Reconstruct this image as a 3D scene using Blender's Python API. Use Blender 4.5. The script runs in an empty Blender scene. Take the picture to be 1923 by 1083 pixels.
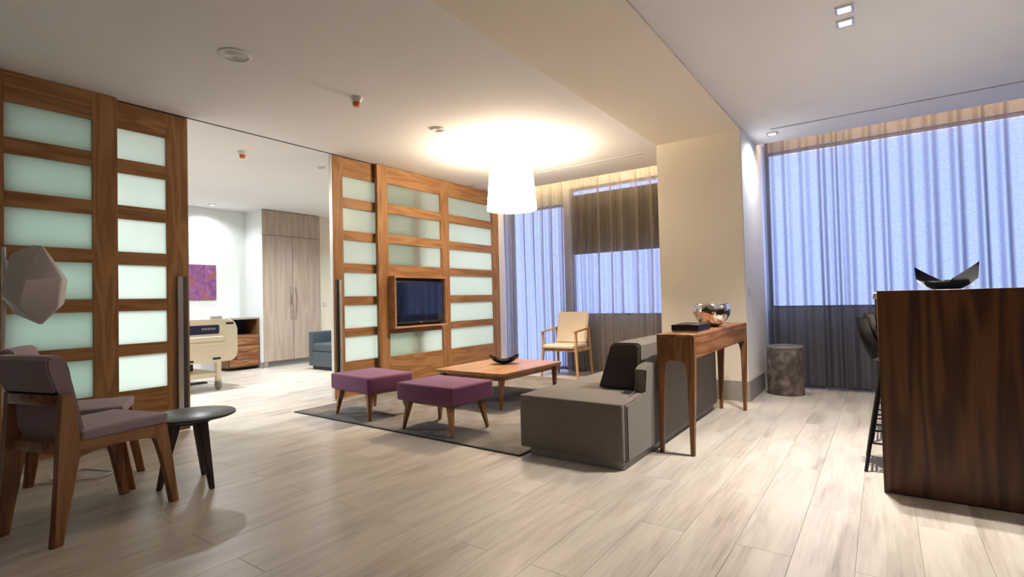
import bpy, bmesh, math, random
from mathutils import Vector, Matrix
PI = math.pi
random.seed(7)
SC = bpy.context.scene
COL = SC.collection

# ------------------------------------------------------------------ camera
F = 978.64
yaw, pitch, roll = math.radians(35.3835), math.radians(1.2566), math.radians(-1.4004)
CAMH = 1.08
fwd = Vector((-math.sin(yaw)*math.cos(pitch), math.cos(yaw)*math.cos(pitch), math.sin(pitch)))
rt = Vector((math.cos(yaw), math.sin(yaw), 0)); up = rt.cross(fwd)
r2 = rt*math.cos(roll) + up*math.sin(roll); u2 = -rt*math.sin(roll) + up*math.cos(roll)
cam_d = bpy.data.cameras.new('camera'); cam = bpy.data.objects.new('camera', cam_d); COL.objects.link(cam)
cam_d.sensor_width = 36.0; cam_d.lens = F/1923*36.0; cam_d.clip_start = 0.05
M = Matrix((( r2.x, u2.x, -fwd.x, 0), (r2.y, u2.y, -fwd.y, 0), (r2.z, u2.z, -fwd.z, CAMH), (0, 0, 0, 1)))
cam.matrix_world = M
SC.camera = cam

# ------------------------------------------------------------------ view + sky
SC.view_settings.view_transform = 'Standard'; SC.view_settings.look = 'None'
SC.view_settings.gamma = 1.0; SC.view_settings.exposure = 0.75
SC.view_settings.use_curve_mapping = False
SC.cycles.max_bounces = 10; SC.cycles.diffuse_bounces = 6; SC.cycles.transparent_max_bounces = 16
SC.cycles.transmission_bounces = 8
SC.cycles.sample_clamp_indirect = 6.0
W = bpy.data.worlds.new('sky'); SC.world = W; W.use_nodes = True
bg = W.node_tree.nodes['Background']
bg.inputs['Color'].default_value = (0.45, 0.555, 1.0, 1); bg.inputs['Strength'].default_value = 1.8

# ------------------------------------------------------------------ main lights
def light(name, kind, loc, power, color, size=0.1, size_y=None, aim=None, cone=None, blend=0.5):
    d = bpy.data.lights.new(name, kind); d.energy = power; d.color = color
    if kind == 'AREA':
        d.size = size
        if size_y: d.shape = 'RECTANGLE'; d.size_y = size_y
    else: d.shadow_soft_size = size
    if cone: d.spot_size = math.radians(cone); d.spot_blend = blend
    o = bpy.data.objects.new(name, d); COL.objects.link(o); o.location = loc
    v = Vector(aim) if aim else Vector((0, 0, -1))
    o.rotation_euler = v.to_track_quat('-Z', 'Y').to_euler()
    return o
WARM = (1.0, 0.83, 0.62); NEUT = (1.0, 0.93, 0.85); COOL = (0.93, 0.97, 1.0)
CEIL = 2.78
# recessed spots over the bar; the right bay pair is unseen, added as fill
for x, y, w in ((-.132, 3.70, 190), (-.136, 3.888, 190), (1.1, 1.45, 16), (1.1, 1.64, 16)):
    light('spot_and_fill_light', 'SPOT', (x, y, CEIL-.012), w, NEUT, .03, cone=(118 if x < 0 else 85), blend=1)
light('column_spot_light', 'SPOT', (-.90, 6.10, CEIL-.012), 42, (.95, .97, 1), .04, cone=160, blend=1)
# hospital room downlights
for x, y, w in ((-9.0, 4.15, 60), (-7.3, 5.2, 165), (-7.3, 3.4, 190), (-7.0, 1.6, 180), (-6.0, 6.0, 100)):
    light('ward_downlight_light', 'SPOT', (x, y, CEIL-.012), w, COOL, .05, cone=150, blend=.9)
light('ward_fill_light', 'AREA', (-7.2, 1.0, CEIL-.02), 90, COOL, 1.2, .6)  # added area light out of view, brightens the hospital room
# unseen area light added behind the camera as dim fill
light('rear_fill_light', 'AREA', (1.2, -0.9, CEIL-.02), 4, NEUT, 1.2, .6)
# LED coves over the curtains
light('cove_light', 'AREA', (1.05, 6.53, 2.90), 15, (1.0, .62, .24), 4.1, .03, aim=(0, .8, -.5))
light('cove_light', 'AREA', (-3.5, 6.66, 2.90), 17, (1.0, .76, .42), 2.9, .03, aim=(0, .8, -.5))

# ------------------------------------------------------------------ materials
def nt(name):
    m = bpy.data.materials.new(name); m.use_nodes = True
    n = m.node_tree.nodes; n.clear()
    out = n.new('ShaderNodeOutputMaterial')
    return m, n, m.node_tree.links, out
def ramp(n, stops):
    r = n.new('ShaderNodeValToRGB'); e = r.color_ramp.elements
    e[0].position, e[0].color = stops[0][0], (*stops[0][1], 1)
    e[1].position, e[1].color = stops[-1][0], (*stops[-1][1], 1)
    for p, c in stops[1:-1]:
        k = e.new(p); k.color = (*c, 1)
    return r
def coords(n, l, scale=(1, 1, 1), rnd=True, kind='Object'):
    tc = n.new('ShaderNodeTexCoord'); mp = n.new('ShaderNodeMapping'); mp.inputs['Scale'].default_value = scale
    if rnd:
        oi = n.new('ShaderNodeObjectInfo'); mu = n.new('ShaderNodeMath'); mu.operation = 'MULTIPLY'; mu.inputs[1].default_value = 37.0
        l.new(oi.outputs['Random'], mu.inputs[0])
        ad = n.new('ShaderNodeVectorMath'); ad.operation = 'ADD'
        l.new(tc.outputs[kind], ad.inputs[0]); l.new(mu.outputs[0], ad.inputs[1]); l.new(ad.outputs[0], mp.inputs['Vector'])
    else: l.new(tc.outputs[kind], mp.inputs['Vector'])
    return mp
def noise(n, l, vec, scale, detail=4, rough=.5, dist=0):
    t = n.new('ShaderNodeTexNoise'); t.inputs['Scale'].default_value = scale; t.inputs['Detail'].default_value = detail
    t.inputs['Roughness'].default_value = rough; t.inputs['Distortion'].default_value = dist
    l.new(vec.outputs[0], t.inputs['Vector']); return t
def pbsdf(n, l, out, rough=.5, metal=0, spec=.5):
    p = n.new('ShaderNodeBsdfPrincipled'); p.inputs['Roughness'].default_value = rough; p.inputs['Metallic'].default_value = metal
    p.inputs['Specular IOR Level'].default_value = spec
    l.new(p.outputs[0], out.inputs['Surface']); return p
def bump(n, l, src, p, strength, dist=.002):
    b = n.new('ShaderNodeBump'); b.inputs['Strength'].default_value = strength; b.inputs['Distance'].default_value = dist
    l.new(src, b.inputs['Height']); l.new(b.outputs[0], p.inputs['Normal'])
def plain(name, col, rough=.5, metal=0, spec=.5, var=.06, nscale=30, bmp=0):
    m, n, l, out = nt(name); p = pbsdf(n, l, out, rough, metal, spec)
    c = coords(n, l); t = noise(n, l, c, nscale)
    lo = tuple(max(0, x*(1-var)) for x in col); hi = tuple(min(1, x*(1+var)) for x in col)
    r = ramp(n, [(.3, lo), (.7, hi)]); l.new(t.outputs['Fac'], r.inputs[0]); l.new(r.outputs[0], p.inputs['Base Color'])
    if bmp: bump(n, l, t.outputs['Fac'], p, bmp)
    return m
def wood(name, dark, mid, light_, axis=2, rough=.45, scale=1.0, rings=7.0, spec=.4):
    m, n, l, out = nt(name); p = pbsdf(n, l, out, rough, 0, spec)
    s = [1, 1, 1]; s[axis] = .09
    c = coords(n, l, tuple(s))
    w = n.new('ShaderNodeTexNoise'); w.inputs['Scale'].default_value = rings*scale; w.inputs['Detail'].default_value = 1.5; w.inputs['Distortion'].default_value = .4
    l.new(c.outputs[0], w.inputs['Vector'])
    mm = n.new('ShaderNodeMath'); mm.operation = 'MULTIPLY'; mm.inputs[1].default_value = 26; l.new(w.outputs['Fac'], mm.inputs[0])
    sn = n.new('ShaderNodeMath'); sn.operation = 'SINE'; l.new(mm.outputs[0], sn.inputs[0])
    ma = n.new('ShaderNodeMapRange'); ma.inputs[1].default_value = -1; ma.inputs[2].default_value = 1; l.new(sn.outputs[0], ma.inputs[0])
    s2 = [1, 1, 1]; s2[axis] = .02
    c2 = coords(n, l, tuple(s2)); f = noise(n, l, c2, 160*scale, 3)
    mx = n.new('ShaderNodeMix'); mx.inputs[0].default_value = .55
    l.new(ma.outputs[0], mx.inputs[2]); l.new(f.outputs['Fac'], mx.inputs[3])
    r = ramp(n, [(.12, dark), (.5, mid), (.85, light_)]); l.new(mx.outputs[0], r.inputs[0])
    l.new(r.outputs[0], p.inputs['Base Color']); bump(n, l, f.outputs['Fac'], p, .15, .001)
    return m
def fabric(name, col, var=.12, scale=500, rough=.95, sheen=.3, blot=3.0):
    m, n, l, out = nt(name); p = pbsdf(n, l, out, rough, 0, .15)
    p.inputs['Sheen Weight'].default_value = sheen
    c = coords(n, l); t = noise(n, l, c, scale, 2); b = noise(n, l, c, blot, 3)
    mx = n.new('ShaderNodeMix'); mx.inputs[0].default_value = .5; l.new(t.outputs['Fac'], mx.inputs[2]); l.new(b.outputs['Fac'], mx.inputs[3])
    r = ramp(n, [(.3, tuple(x*(1-var) for x in col)), (.7, tuple(min(1, x*(1+var)) for x in col))])
    l.new(mx.outputs[0], r.inputs[0]); l.new(r.outputs[0], p.inputs['Base Color']); bump(n, l, t.outputs['Fac'], p, .3, .001)
    return m
def emit(name, col, s):
    m, n, l, out = nt(name); e = n.new('ShaderNodeEmission'); e.inputs[0].default_value = (*col, 1); e.inputs[1].default_value = s
    l.new(e.outputs[0], out.inputs['Surface']); return m
def cloth_sheer(name, col, transp, trans):
    m, n, l, out = nt(name)
    c = coords(n, l, (1, 1, .6), rnd=False); t = noise(n, l, c, 90, 4, .65)
    lw = n.new('ShaderNodeLayerWeight'); lw.inputs[0].default_value = .5
    inv = n.new('ShaderNodeMath'); inv.operation = 'SUBTRACT'; inv.inputs[0].default_value = 1.0; l.new(lw.outputs['Facing'], inv.inputs[1])
    pw = n.new('ShaderNodeMath'); pw.operation = 'POWER'; l.new(inv.outputs[0], pw.inputs[0]); pw.inputs[1].default_value = 1.7
    # obliquely seen cloth is optically thicker
    r = ramp(n, [(.3, tuple(x*.85 for x in col)), (.7, tuple(min(1, x*1.1) for x in col))]); l.new(t.outputs['Fac'], r.inputs[0])
    di = n.new('ShaderNodeBsdfDiffuse'); tl = n.new('ShaderNodeBsdfTranslucent'); tr = n.new('ShaderNodeBsdfTransparent')
    l.new(r.outputs[0], di.inputs[0]); l.new(r.outputs[0], tl.inputs[0])
    tr.inputs[0].default_value = (.92, .93, .96, 1)
    m1 = n.new('ShaderNodeMixShader'); m1.inputs[0].default_value = trans; l.new(di.outputs[0], m1.inputs[1]); l.new(tl.outputs[0], m1.inputs[2])
    mt = n.new('ShaderNodeMath'); mt.operation = 'MULTIPLY'; l.new(pw.outputs[0], mt.inputs[0])
    r3 = n.new('ShaderNodeMapRange'); r3.inputs[1].default_value = .3; r3.inputs[2].default_value = .7; r3.inputs[3].default_value = transp*.85; r3.inputs[4].default_value = transp*1.15
    l.new(t.outputs['Fac'], r3.inputs[0]); l.new(r3.outputs[0], mt.inputs[1])
    m2 = n.new('ShaderNodeMixShader'); l.new(mt.outputs[0], m2.inputs[0]); l.new(m1.outputs[0], m2.inputs[1]); l.new(tr.outputs[0], m2.inputs[2])
    l.new(m2.outputs[0], out.inputs['Surface']); return m
def frosted(name, col, gloss=.06):
    m, n, l, out = nt(name)
    c = coords(n, l); t = noise(n, l, c, 3, 2)
    r = ramp(n, [(.3, tuple(x*.97 for x in col)), (.7, col)]); l.new(t.outputs['Fac'], r.inputs[0])
    di = n.new('ShaderNodeBsdfDiffuse'); tl = n.new('ShaderNodeBsdfTranslucent'); g = n.new('ShaderNodeBsdfGlossy'); g.inputs['Roughness'].default_value = .25
    l.new(r.outputs[0], di.inputs[0]); l.new(r.outputs[0], tl.inputs[0])
    m1 = n.new('ShaderNodeMixShader'); m1.inputs[0].default_value = .78; l.new(di.outputs[0], m1.inputs[1]); l.new(tl.outputs[0], m1.inputs[2])
    m2 = n.new('ShaderNodeMixShader'); m2.inputs[0].default_value = gloss; l.new(m1.outputs[0], m2.inputs[1]); l.new(g.outputs[0], m2.inputs[2])
    l.new(m2.outputs[0], out.inputs['Surface']); return m
def clear_glass(name):
    m, n, l, out = nt(name); tr = n.new('ShaderNodeBsdfTransparent'); tr.inputs[0].default_value = (.95, .97, 1, 1)
    g = n.new('ShaderNodeBsdfGlossy'); g.inputs['Roughness'].default_value = .02
    m2 = n.new('ShaderNodeMixShader'); m2.inputs[0].default_value = .06; l.new(tr.outputs[0], m2.inputs[1]); l.new(g.outputs[0], m2.inputs[2])
    l.new(m2.outputs[0], out.inputs['Surface']); return m
def floor_mat():
    m, n, l, out = nt('pale_oak_plank'); p = pbsdf(n, l, out, .32, 0, .45)
    c = coords(n, l, (1, .16, 1)); big = noise(n, l, c, 7, 3, .55, .6)
    c2 = coords(n, l, (1, .05, 1)); fine = noise(n, l, c2, 60, 4, .6, .3)
    mx = n.new('ShaderNodeMix'); mx.inputs[0].default_value = .38; l.new(big.outputs['Fac'], mx.inputs[2]); l.new(fine.outputs['Fac'], mx.inputs[3])
    r = ramp(n, [(.30, (.29, .25, .21)), (.42, (.45, .40, .345)), (.55, (.56, .51, .445)), (.72, (.60, .55, .485))])
    l.new(mx.outputs[0], r.inputs[0])
    oi = n.new('ShaderNodeObjectInfo'); hv = n.new('ShaderNodeHueSaturation')
    vr = n.new('ShaderNodeMapRange'); vr.inputs[3].default_value = .97; vr.inputs[4].default_value = 1.03
    l.new(oi.outputs['Random'], vr.inputs[0]); l.new(vr.outputs[0], hv.inputs['Value']); l.new(r.outputs[0], hv.inputs['Color'])
    l.new(hv.outputs[0], p.inputs['Base Color'])
    rr = n.new('ShaderNodeMapRange'); rr.inputs[3].default_value = .26; rr.inputs[4].default_value = .42; l.new(fine.outputs['Fac'], rr.inputs[0]); l.new(rr.outputs[0], p.inputs['Roughness'])
    bump(n, l, fine.outputs['Fac'], p, .12, .001)
    return m
def rug_mat():
    m, n, l, out = nt('rug_wool'); p = pbsdf(n, l, out, .95, 0, .1)
    c = coords(n, l, (1, 1, 1), rnd=False); a = noise(n, l, c, 5, 5, .65, .5); b = noise(n, l, c, 260, 2)
    mx = n.new('ShaderNodeMix'); mx.inputs[0].default_value = .4; l.new(a.outputs['Fac'], mx.inputs[2]); l.new(b.outputs['Fac'], mx.inputs[3])
    r = ramp(n, [(.32, (.10, .093, .09)), (.5, (.17, .155, .145)), (.68, (.26, .235, .21))]); l.new(mx.outputs[0], r.inputs[0])
    l.new(r.outputs[0], p.inputs['Base Color']); bump(n, l, b.outputs['Fac'], p, .8, .006); return m
def paint_mat():
    m, n, l, out = nt('magenta_canvas'); p = pbsdf(n, l, out, .7)
    c = coords(n, l, rnd=False); a = noise(n, l, c, 6, 6, .65, 1.2)
    r = ramp(n, [(.25, (.08, .025, .09)), (.42, (.17, .05, .16)), (.55, (.26, .085, .23)), (.68, (.33, .15, .29)), (.8, (.45, .32, .43))]); l.new(a.outputs['Fac'], r.inputs[0])
    b = noise(n, l, c, 4, 3, .5); r2_ = ramp(n, [(.56, (0, 0, 0)), (.66, (1, 1, 1))]); l.new(b.outputs['Fac'], r2_.inputs[0])
    mx = n.new('ShaderNodeMix'); mx.data_type = 'RGBA'; l.new(r2_.outputs[0], mx.inputs[0]); l.new(r.outputs[0], mx.inputs[6]); mx.inputs[7].default_value = (.26, .085, .09, 1)
    l.new(mx.outputs[2], p.inputs['Base Color']); return m
def drum_mat():
    m, n, l, out = nt('mottled_drum'); p = pbsdf(n, l, out, .55)
    c = coords(n, l, rnd=False); a = noise(n, l, c, 11, 3, .5, .3)
    r = ramp(n, [(.38, (.085, .065, .055)), (.55, (.17, .135, .12)), (.68, (.27, .23, .21))]); l.new(a.outputs['Fac'], r.inputs[0]); l.new(r.outputs[0], p.inputs['Base Color'])
    bump(n, l, a.outputs['Fac'], p, .5, .01); return m
def hammered():
    m, n, l, out = nt('hammered_silver'); p = pbsdf(n, l, out, .09, 1.0)
    p.inputs['Base Color'].default_value = (.80, .76, .70, 1)
    c = coords(n, l, rnd=False); v = n.new('ShaderNodeTexVoronoi'); v.inputs['Scale'].default_value = 24; v.feature = 'SMOOTH_F1'
    l.new(c.outputs[0], v.inputs['Vector']); bump(n, l, v.outputs['Distance'], p, .8, .012); return m

MT = {}
MT['white'] = plain('white_plaster', (.80, .795, .78), .85, spec=.2, var=.01, nscale=4)
MT['cream'] = plain('cream_plaster', (.78, .715, .60), .85, spec=.2, var=.01, nscale=4)
MT['ceil'] = plain('ceiling_plaster', (.78, .765, .75), .9, spec=.15, var=.01, nscale=4)
MT['wardwall'] = plain('ward_wall_paint', (.74, .77, .76), .85, spec=.2, var=.01, nscale=4)
MT['rearwall'] = plain('light_damping_wall', (.11, .085, .07), .7, spec=.2, var=.02, nscale=4)  # unseen walls made dark brown to cut bounce light towards the left
MT['greybase'] = plain('grey_skirting', (.27, .255, .24), .5, var=.04)
MT['floor'] = floor_mat()
MT['gap'] = plain('floor_joint', (.24, .21, .18), .9)
MT['panelV'] = wood('panel_oak_upright', (.17, .082, .032), (.27, .140, .060), (.34, .185, .085), 2, .45, 1.5, spec=.15)
MT['panelH'] = wood('panel_oak_across', (.17, .082, .032), (.27, .140, .060), (.34, .185, .085), 1, .45, 1.5, spec=.15)
MT['boxwood'] = wood('box_oak', (.26, .12, .05), (.36, .18, .08), (.45, .24, .11), 1, .4, 1.5)
MT['walnutV'] = wood('walnut_upright', (.028, .011, .004), (.080, .032, .012), (.14, .062, .025), 2, .38, 1.3, 6.0)
MT['walnutH'] = wood('walnut_across', (.06, .024, .011), (.12, .050, .022), (.18, .08, .036), 0, .38, .8)
MT['consV'] = wood('console_oak_upright', (.11, .042, .014), (.19, .082, .031), (.27, .125, .050), 2, .4, 1.4)
MT['consH'] = wood('console_oak_along', (.12, .045, .016), (.23, .095, .038), (.33, .155, .070), 1, .4, 1.4)
MT['chairV'] = wood('chair_oak_upright', (.12, .046, .014), (.26, .120, .045), (.35, .18, .075), 2, .4, 1.6)
MT['chairH'] = wood('chair_oak_along', (.12, .046, .014), (.26, .120, .045), (.35, .18, .075), 1, .4, 1.6)
MT['tabletop'] = wood('table_oak', (.20, .09, .035), (.28, .138, .060), (.36, .19, .085), 1, .3, 1.4)
MT['paleV'] = wood('pale_oak', (.34, .20, .10), (.47, .29, .15), (.56, .37, .21), 2, .45, 1.6)
MT['darkwood'] = plain('dark_stained_wood', (.030, .016, .012), .4)
MT['slate'] = plain('slate_top', (.055, .062, .058), .33, var=.1)
MT['frost'] = frosted('frosted_glass', (.82, .90, .865))
MT['silver'] = plain('brushed_aluminium', (.62, .60, .57), .32, metal=.9)
MT['darkrec'] = plain('recess_shade', (.018, .015, .013), .6)  # near-black in place of the shade inside recesses and slots
MT['black'] = plain('black_metal', (.008, .008, .009), .28)
MT['blackshell'] = plain('black_plastic', (.006, .006, .008), .4)
MT['blackglaze'] = plain('black_glaze', (.003, .003, .004), .10, spec=.35, var=.02)
MT['screen'] = plain('tv_screen', (.002, .005, .018), .06, spec=.5, var=.02)
MT['chrome'] = plain('chrome', (.75, .75, .75), .12, metal=1, var=.01)
MT['lav'] = fabric('lavender_grey_wool', (.30, .235, .265))
MT['purple'] = fabric('plum_wool', (.145, .042, .105), sheen=.25)
MT['taupe'] = fabric('taupe_velvet', (.165, .143, .122), sheen=.15)
MT['taupedark'] = fabric('dark_taupe_velvet', (.058, .047, .044), sheen=.1)
MT['beige'] = fabric('beige_linen', (.66, .575, .475))
MT['bluegrey'] = plain('blue_grey_vinyl', (.058, .075, .09), .4, spec=.4)
MT['vdark'] = plain('dark_vinyl', (.015, .017, .02), .45)
MT['rug'] = rug_mat(); MT['rugedge'] = plain('rug_binding', (.02, .018, .016), .9)
MT['curtR'] = cloth_sheer('sheer_grey_curtain', (.15, .14, .14), .50, .5)
MT['curtL'] = cloth_sheer('sheer_taupe_curtain', (.24, .21, .175), .46, .5)
MT['glass'] = clear_glass('window_glass')
MT['blind'] = plain('roller_blind', (.075, .065, .055), .9)
MT['wframe'] = plain('window_frame_paint', (.35, .35, .36), .5)
MT['wardrobe'] = wood('pale_wardrobe_laminate', (.36, .28, .225), (.415, .33, .27), (.46, .375, .31), 2, .55, 1.0)
MT['plasticcream'] = plain('cream_plastic', (.80, .72, .55), .4, var=.02)
MT['navy'] = plain('navy_panel', (.018, .022, .07), .25)
MT['red'] = plain('red_vinyl', (.16, .018, .02), .5)
MT['whiteplastic'] = plain('white_plastic', (.78, .77, .75), .4, var=.01)
MT['orange'] = plain('orange_plastic', (.60, .16, .03), .4)
MT['canvas'] = paint_mat(); MT['drum'] = drum_mat(); MT['hammer'] = hammered()
MT['countertop'] = plain('white_counter', (.72, .71, .72), .3)
MT['paper'] = plain('book_pages', (.30, .29, .30), .7)
def shade_mat():
    m, n, l, out = nt('lit_lamp_shade')
    tl = n.new('ShaderNodeBsdfTranslucent'); tl.inputs[0].default_value = (.92, .86, .74, 1)
    di = n.new('ShaderNodeBsdfDiffuse'); di.inputs[0].default_value = (.9, .86, .78, 1)
    m1 = n.new('ShaderNodeMixShader'); m1.inputs[0].default_value = .88; l.new(di.outputs[0], m1.inputs[1]); l.new(tl.outputs[0], m1.inputs[2])
    l.new(m1.outputs[0], out.inputs['Surface']); return m
MT['shade'] = shade_mat()
MT['bulb'] = emit('glowing_bulb', (1, .86, .66), 30)
MT['spotlens'] = emit('spot_lens', (1, .96, .92), 6)
MT['polyshade'] = plain('matte_white_shade', (.60, .55, .52), .6, var=.01)

# ------------------------------------------------------------------ mesh helpers
def bbox(bm, x0, x1, y0, y1, z0, z1, bev=0, seg=2, mat=None):
    vs = [bm.verts.new((x, y, z)) for x in (x0, x1) for y in (y0, y1) for z in (z0, z1)]
    f = [(0, 1, 3, 2), (4, 6, 7, 5), (0, 4, 5, 1), (2, 3, 7, 6), (0, 2, 6, 4), (1, 5, 7, 3)]
    fs = [bm.faces.new([vs[i] for i in q]) for q in f]
    if bev:
        es = list({e for q in fs for e in q.edges})
        bmesh.ops.bevel(bm, geom=es, offset=bev, segments=seg, affect='EDGES', profile=.6)
def prism(bm, ring0, ring1, bev=0):
    a = [bm.verts.new(p) for p in ring0]; b = [bm.verts.new(p) for p in ring1]; n = len(a)
    fs = [bm.faces.new([a[i], a[(i+1) % n], b[(i+1) % n], b[i]]) for i in range(n)]
    fs.append(bm.faces.new(a[::-1])); fs.append(bm.faces.new(b))
    if bev:
        es = list({e for q in fs for e in q.edges})
        bmesh.ops.bevel(bm, geom=es, offset=bev, segments=2, affect='EDGES')
def leg(bm, p0, s0, p1, s1, bev=.004):
    """tapered rectangular leg from p0 (size s0) to p1 (size s1)"""
    r = lambda p, s: [(p[0]+dx*s[0]/2, p[1]+dy*s[1]/2, p[2]) for dx, dy in ((-1, -1), (1, -1), (1, 1), (-1, 1))]
    prism(bm, r(p1, s1), r(p0, s0), bev)
def lathe(bm, prof, seg=32, cx=0, cy=0, close=False, sx=1, sy=1):
    rings = []
    for r, z in prof:
        if r < 1e-6: rings.append([bm.verts.new((cx, cy, z))])
        else: rings.append([bm.verts.new((cx+sx*r*math.cos(2*PI*k/seg), cy+sy*r*math.sin(2*PI*k/seg), z)) for k in range(seg)])
    for a, b in zip(rings, rings[1:]):
        for k in range(seg):
            k2 = (k+1) % seg
            if len(a) == 1 and len(b) == 1: continue
            if len(a) == 1: bm.faces.new((a[0], b[k2], b[k]))
            elif len(b) == 1: bm.faces.new((a[k], a[k2], b[0]))
            else: bm.faces.new((a[k], a[k2], b[k2], b[k]))
def extrude_poly(bm, pts, axis, a0, a1, bev=0, seg=2):
    """pts: 2D outline in the two other axes (cyclic order y,z / x,z / x,y)"""
    def mk(p, a):
        return {0: (a, p[0], p[1]), 1: (p[0], a, p[1]), 2: (p[0], p[1], a)}[axis]
    A = [bm.verts.new(mk(p, a0)) for p in pts]; B = [bm.verts.new(mk(p, a1)) for p in pts]; n = len(pts)
    fs = [bm.faces.new([A[i], A[(i+1) % n], B[(i+1) % n], B[i]]) for i in range(n)]
    fa = bm.faces.new(A[::-1]); fb = bm.faces.new(B)
    if bev:
        es = list({e for q in (fa, fb) for e in q.edges})
        bmesh.ops.bevel(bm, geom=es, offset=bev, segments=seg, affect='EDGES')
def tube(bm, pts, r, seg=8):
    pts = [Vector(p) for p in pts]; prev = None
    for i, p in enumerate(pts):
        d = (pts[min(i+1, len(pts)-1)] - pts[max(i-1, 0)]).normalized()
        a = d.orthogonal().normalized() if i == 0 else (pa - d*pa.dot(d)).normalized()
        pa = a; b = d.cross(a)
        ring = [bm.verts.new(p + (a*math.cos(2*PI*k/seg) + b*math.sin(2*PI*k/seg))*r) for k in range(seg)]
        if prev:
            for k in range(seg): bm.faces.new((prev[k], prev[(k+1) % seg], ring[(k+1) % seg], ring[k]))
        else: bm.faces.new(ring[::-1])
        prev = ring
    bm.faces.new(prev)
def obj(name, build, mat, parent=None, smooth=False, loc=None, rot=None):
    if callable(build):
        bm = bmesh.new(); build(bm)
    else: bm = build
    bmesh.ops.recalc_face_normals(bm, faces=bm.faces)
    me = bpy.data.meshes.new(name); bm.to_mesh(me); bm.free()
    me.materials.append(mat)
    if smooth:
        for p in me.polygons: p.use_smooth = True
        try: me.set_sharp_from_angle(angle=math.radians(38))
        except Exception: pass
    o = bpy.data.objects.new(name, me); COL.objects.link(o)
    if parent: o.parent = parent
    if loc: o.location = loc
    if rot: o.rotation_euler = rot
    return o
def box(name, d, mat, parent=None, bev=0, seg=2):
    return obj(name, lambda bm: bbox(bm, *d, bev=bev, seg=seg), mat, parent, smooth=bool(bev))
def tag(o, label, cat, group=None, kind=None):
    o['label'] = label
    if cat: o['category'] = cat
    if group: o['group'] = group
    if kind: o['kind'] = kind
    return o
def thing(name, label, cat, loc=(0, 0, 0), rz=0, group=None):
    o = bpy.data.objects.new(name, None); COL.objects.link(o); o.empty_display_size = .1
    o.location = loc; o.rotation_euler = (0, 0, rz)
    return tag(o, label, cat, group)
def struct(o, label=None):
    o['kind'] = 'structure'
    if label: o['label'] = label
    return o
def dup(root, loc, rz, label=None, group=None):
    def rec(o, par):
        c = o.copy(); COL.objects.link(c)
        if par: c.parent = par
        for ch in list(o.children): rec(ch, c)
        return c
    r = rec(root, None); r.location = loc; r.rotation_euler = (0, 0, rz)
    if label: r['label'] = label
    if group: r['group'] = group
    return r

# ------------------------------------------------------------------ floor (every plank a piece)
fl = struct(box('floor', (-9.6, 3.4, -2.8, 7.2, -.10, -.004), MT['gap']), 'pale grey oak plank floor running towards the curtained windows')
PWD, PLN = .2175, 1.26
pm = bpy.data.meshes.new('plank'); bm = bmesh.new(); bbox(bm, -PWD/2+.0006, PWD/2-.0006, -PLN/2+.0006, PLN/2-.0006, -.004, 0)
top = [e for e in bm.edges if all(abs(v.co.z) < 1e-6 for v in e.verts)]
bmesh.ops.bevel(bm, geom=top, offset=.0008, segments=1, affect='EDGES'); bm.to_mesh(pm); bm.free(); pm.materials.append(MT['floor'])
cands = []
x_ref, y_ref = -1.97, 1.78
for i in range(-36, 26):
    for j in range(-5, 6):
        cx = x_ref + i*PWD; cy = y_ref + PLN/2 + j*PLN + (PLN/2 if i % 2 else 0)
        if -9.5 < cx < 3.3 and -2.7 < cy < 7.1:
            d = Vector((cx, cy, 0)) - Vector((0, 0, CAMH)); vz = d.dot(fwd); sc = 0
            if vz > .2:
                px = 961.5 + F*d.dot(r2)/vz; py = 541.5 - F*d.dot(u2)/vz
                if -260 < px < 2180 and py < 1400: sc = 1.0/vz**2
            elif d.length < 1.6 and vz > -.3: sc = .3
            cands.append((sc, cx, cy))
cands.sort(reverse=True)
for sc, cx, cy in cands[:290]:
    o = bpy.data.objects.new('plank', pm); COL.objects.link(o); o.parent = fl; o.location = (cx, cy, 0)
bm = bmesh.new()
for sc, cx, cy in cands[290:]:
    bbox(bm, cx-PWD/2+.0006, cx+PWD/2-.0006, cy-PLN/2+.0006, cy+PLN/2-.0006, -.004, 0)
if bm.verts:
    o = obj('remaining_planks', bm, MT['floor'], fl); o['kind'] = 'stuff'

# ------------------------------------------------------------------ shell
def slab(bm, *d): bbox(bm, *d)
def ceil_b(bm):
    bbox(bm, -5.04, -2.0, -2.8, 6.60, CEIL, 2.88)
    bbox(bm, -1.13, 3.4, -2.8, 6.475, CEIL, 2.88)
    bbox(bm, -9.6, -5.04, -2.8, 7.2, CEIL, 2.88)
    bbox(bm, -2.0, -1.13, -2.8, 7.2, CEIL, 2.88)
    bbox(bm, -5.04, 3.4, -2.8, 7.2, 2.96, 3.05)
    bbox(bm, -5.04, -2.0, 6.55, 6.60, 2.88, 2.96); bbox(bm, -1.13, 3.4, 6.42, 6.475, 2.88, 2.96)
struct(obj('ceiling', ceil_b, MT['ceil']), 'white plaster ceiling with curtain recesses along the windows')
struct(box('trim_1', (-2.0, -1.13, -2.8, 5.665, CEIL-.022, CEIL), MT['cream']), 'cream ceiling beam running into the column')
def col_b(bm):
    bbox(bm, -2.0, -1.13, 5.66, 7.2, 0, CEIL)
struct(obj('wall_column', col_b, MT['cream']), 'cream square column between the two curtained windows')
struct(box('wall_column_side', (-1.1295, -1.124, 5.664, 7.0, 0, CEIL), MT['white']), 'white right face of the column')
def bb(bm):
    bbox(bm, -2.012, -1.112, 5.645, 5.662, 0, .20); bbox(bm, -1.1245, -1.112, 5.662, 6.46, 0, .20)
struct(obj('baseboard_column', bb, MT['greybase']), 'tall grey skirting round the column foot')
struct(box('wall_right', (3.3, 3.45, -2.8, 7.2, 0, 2.96), MT['rearwall']))
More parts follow.
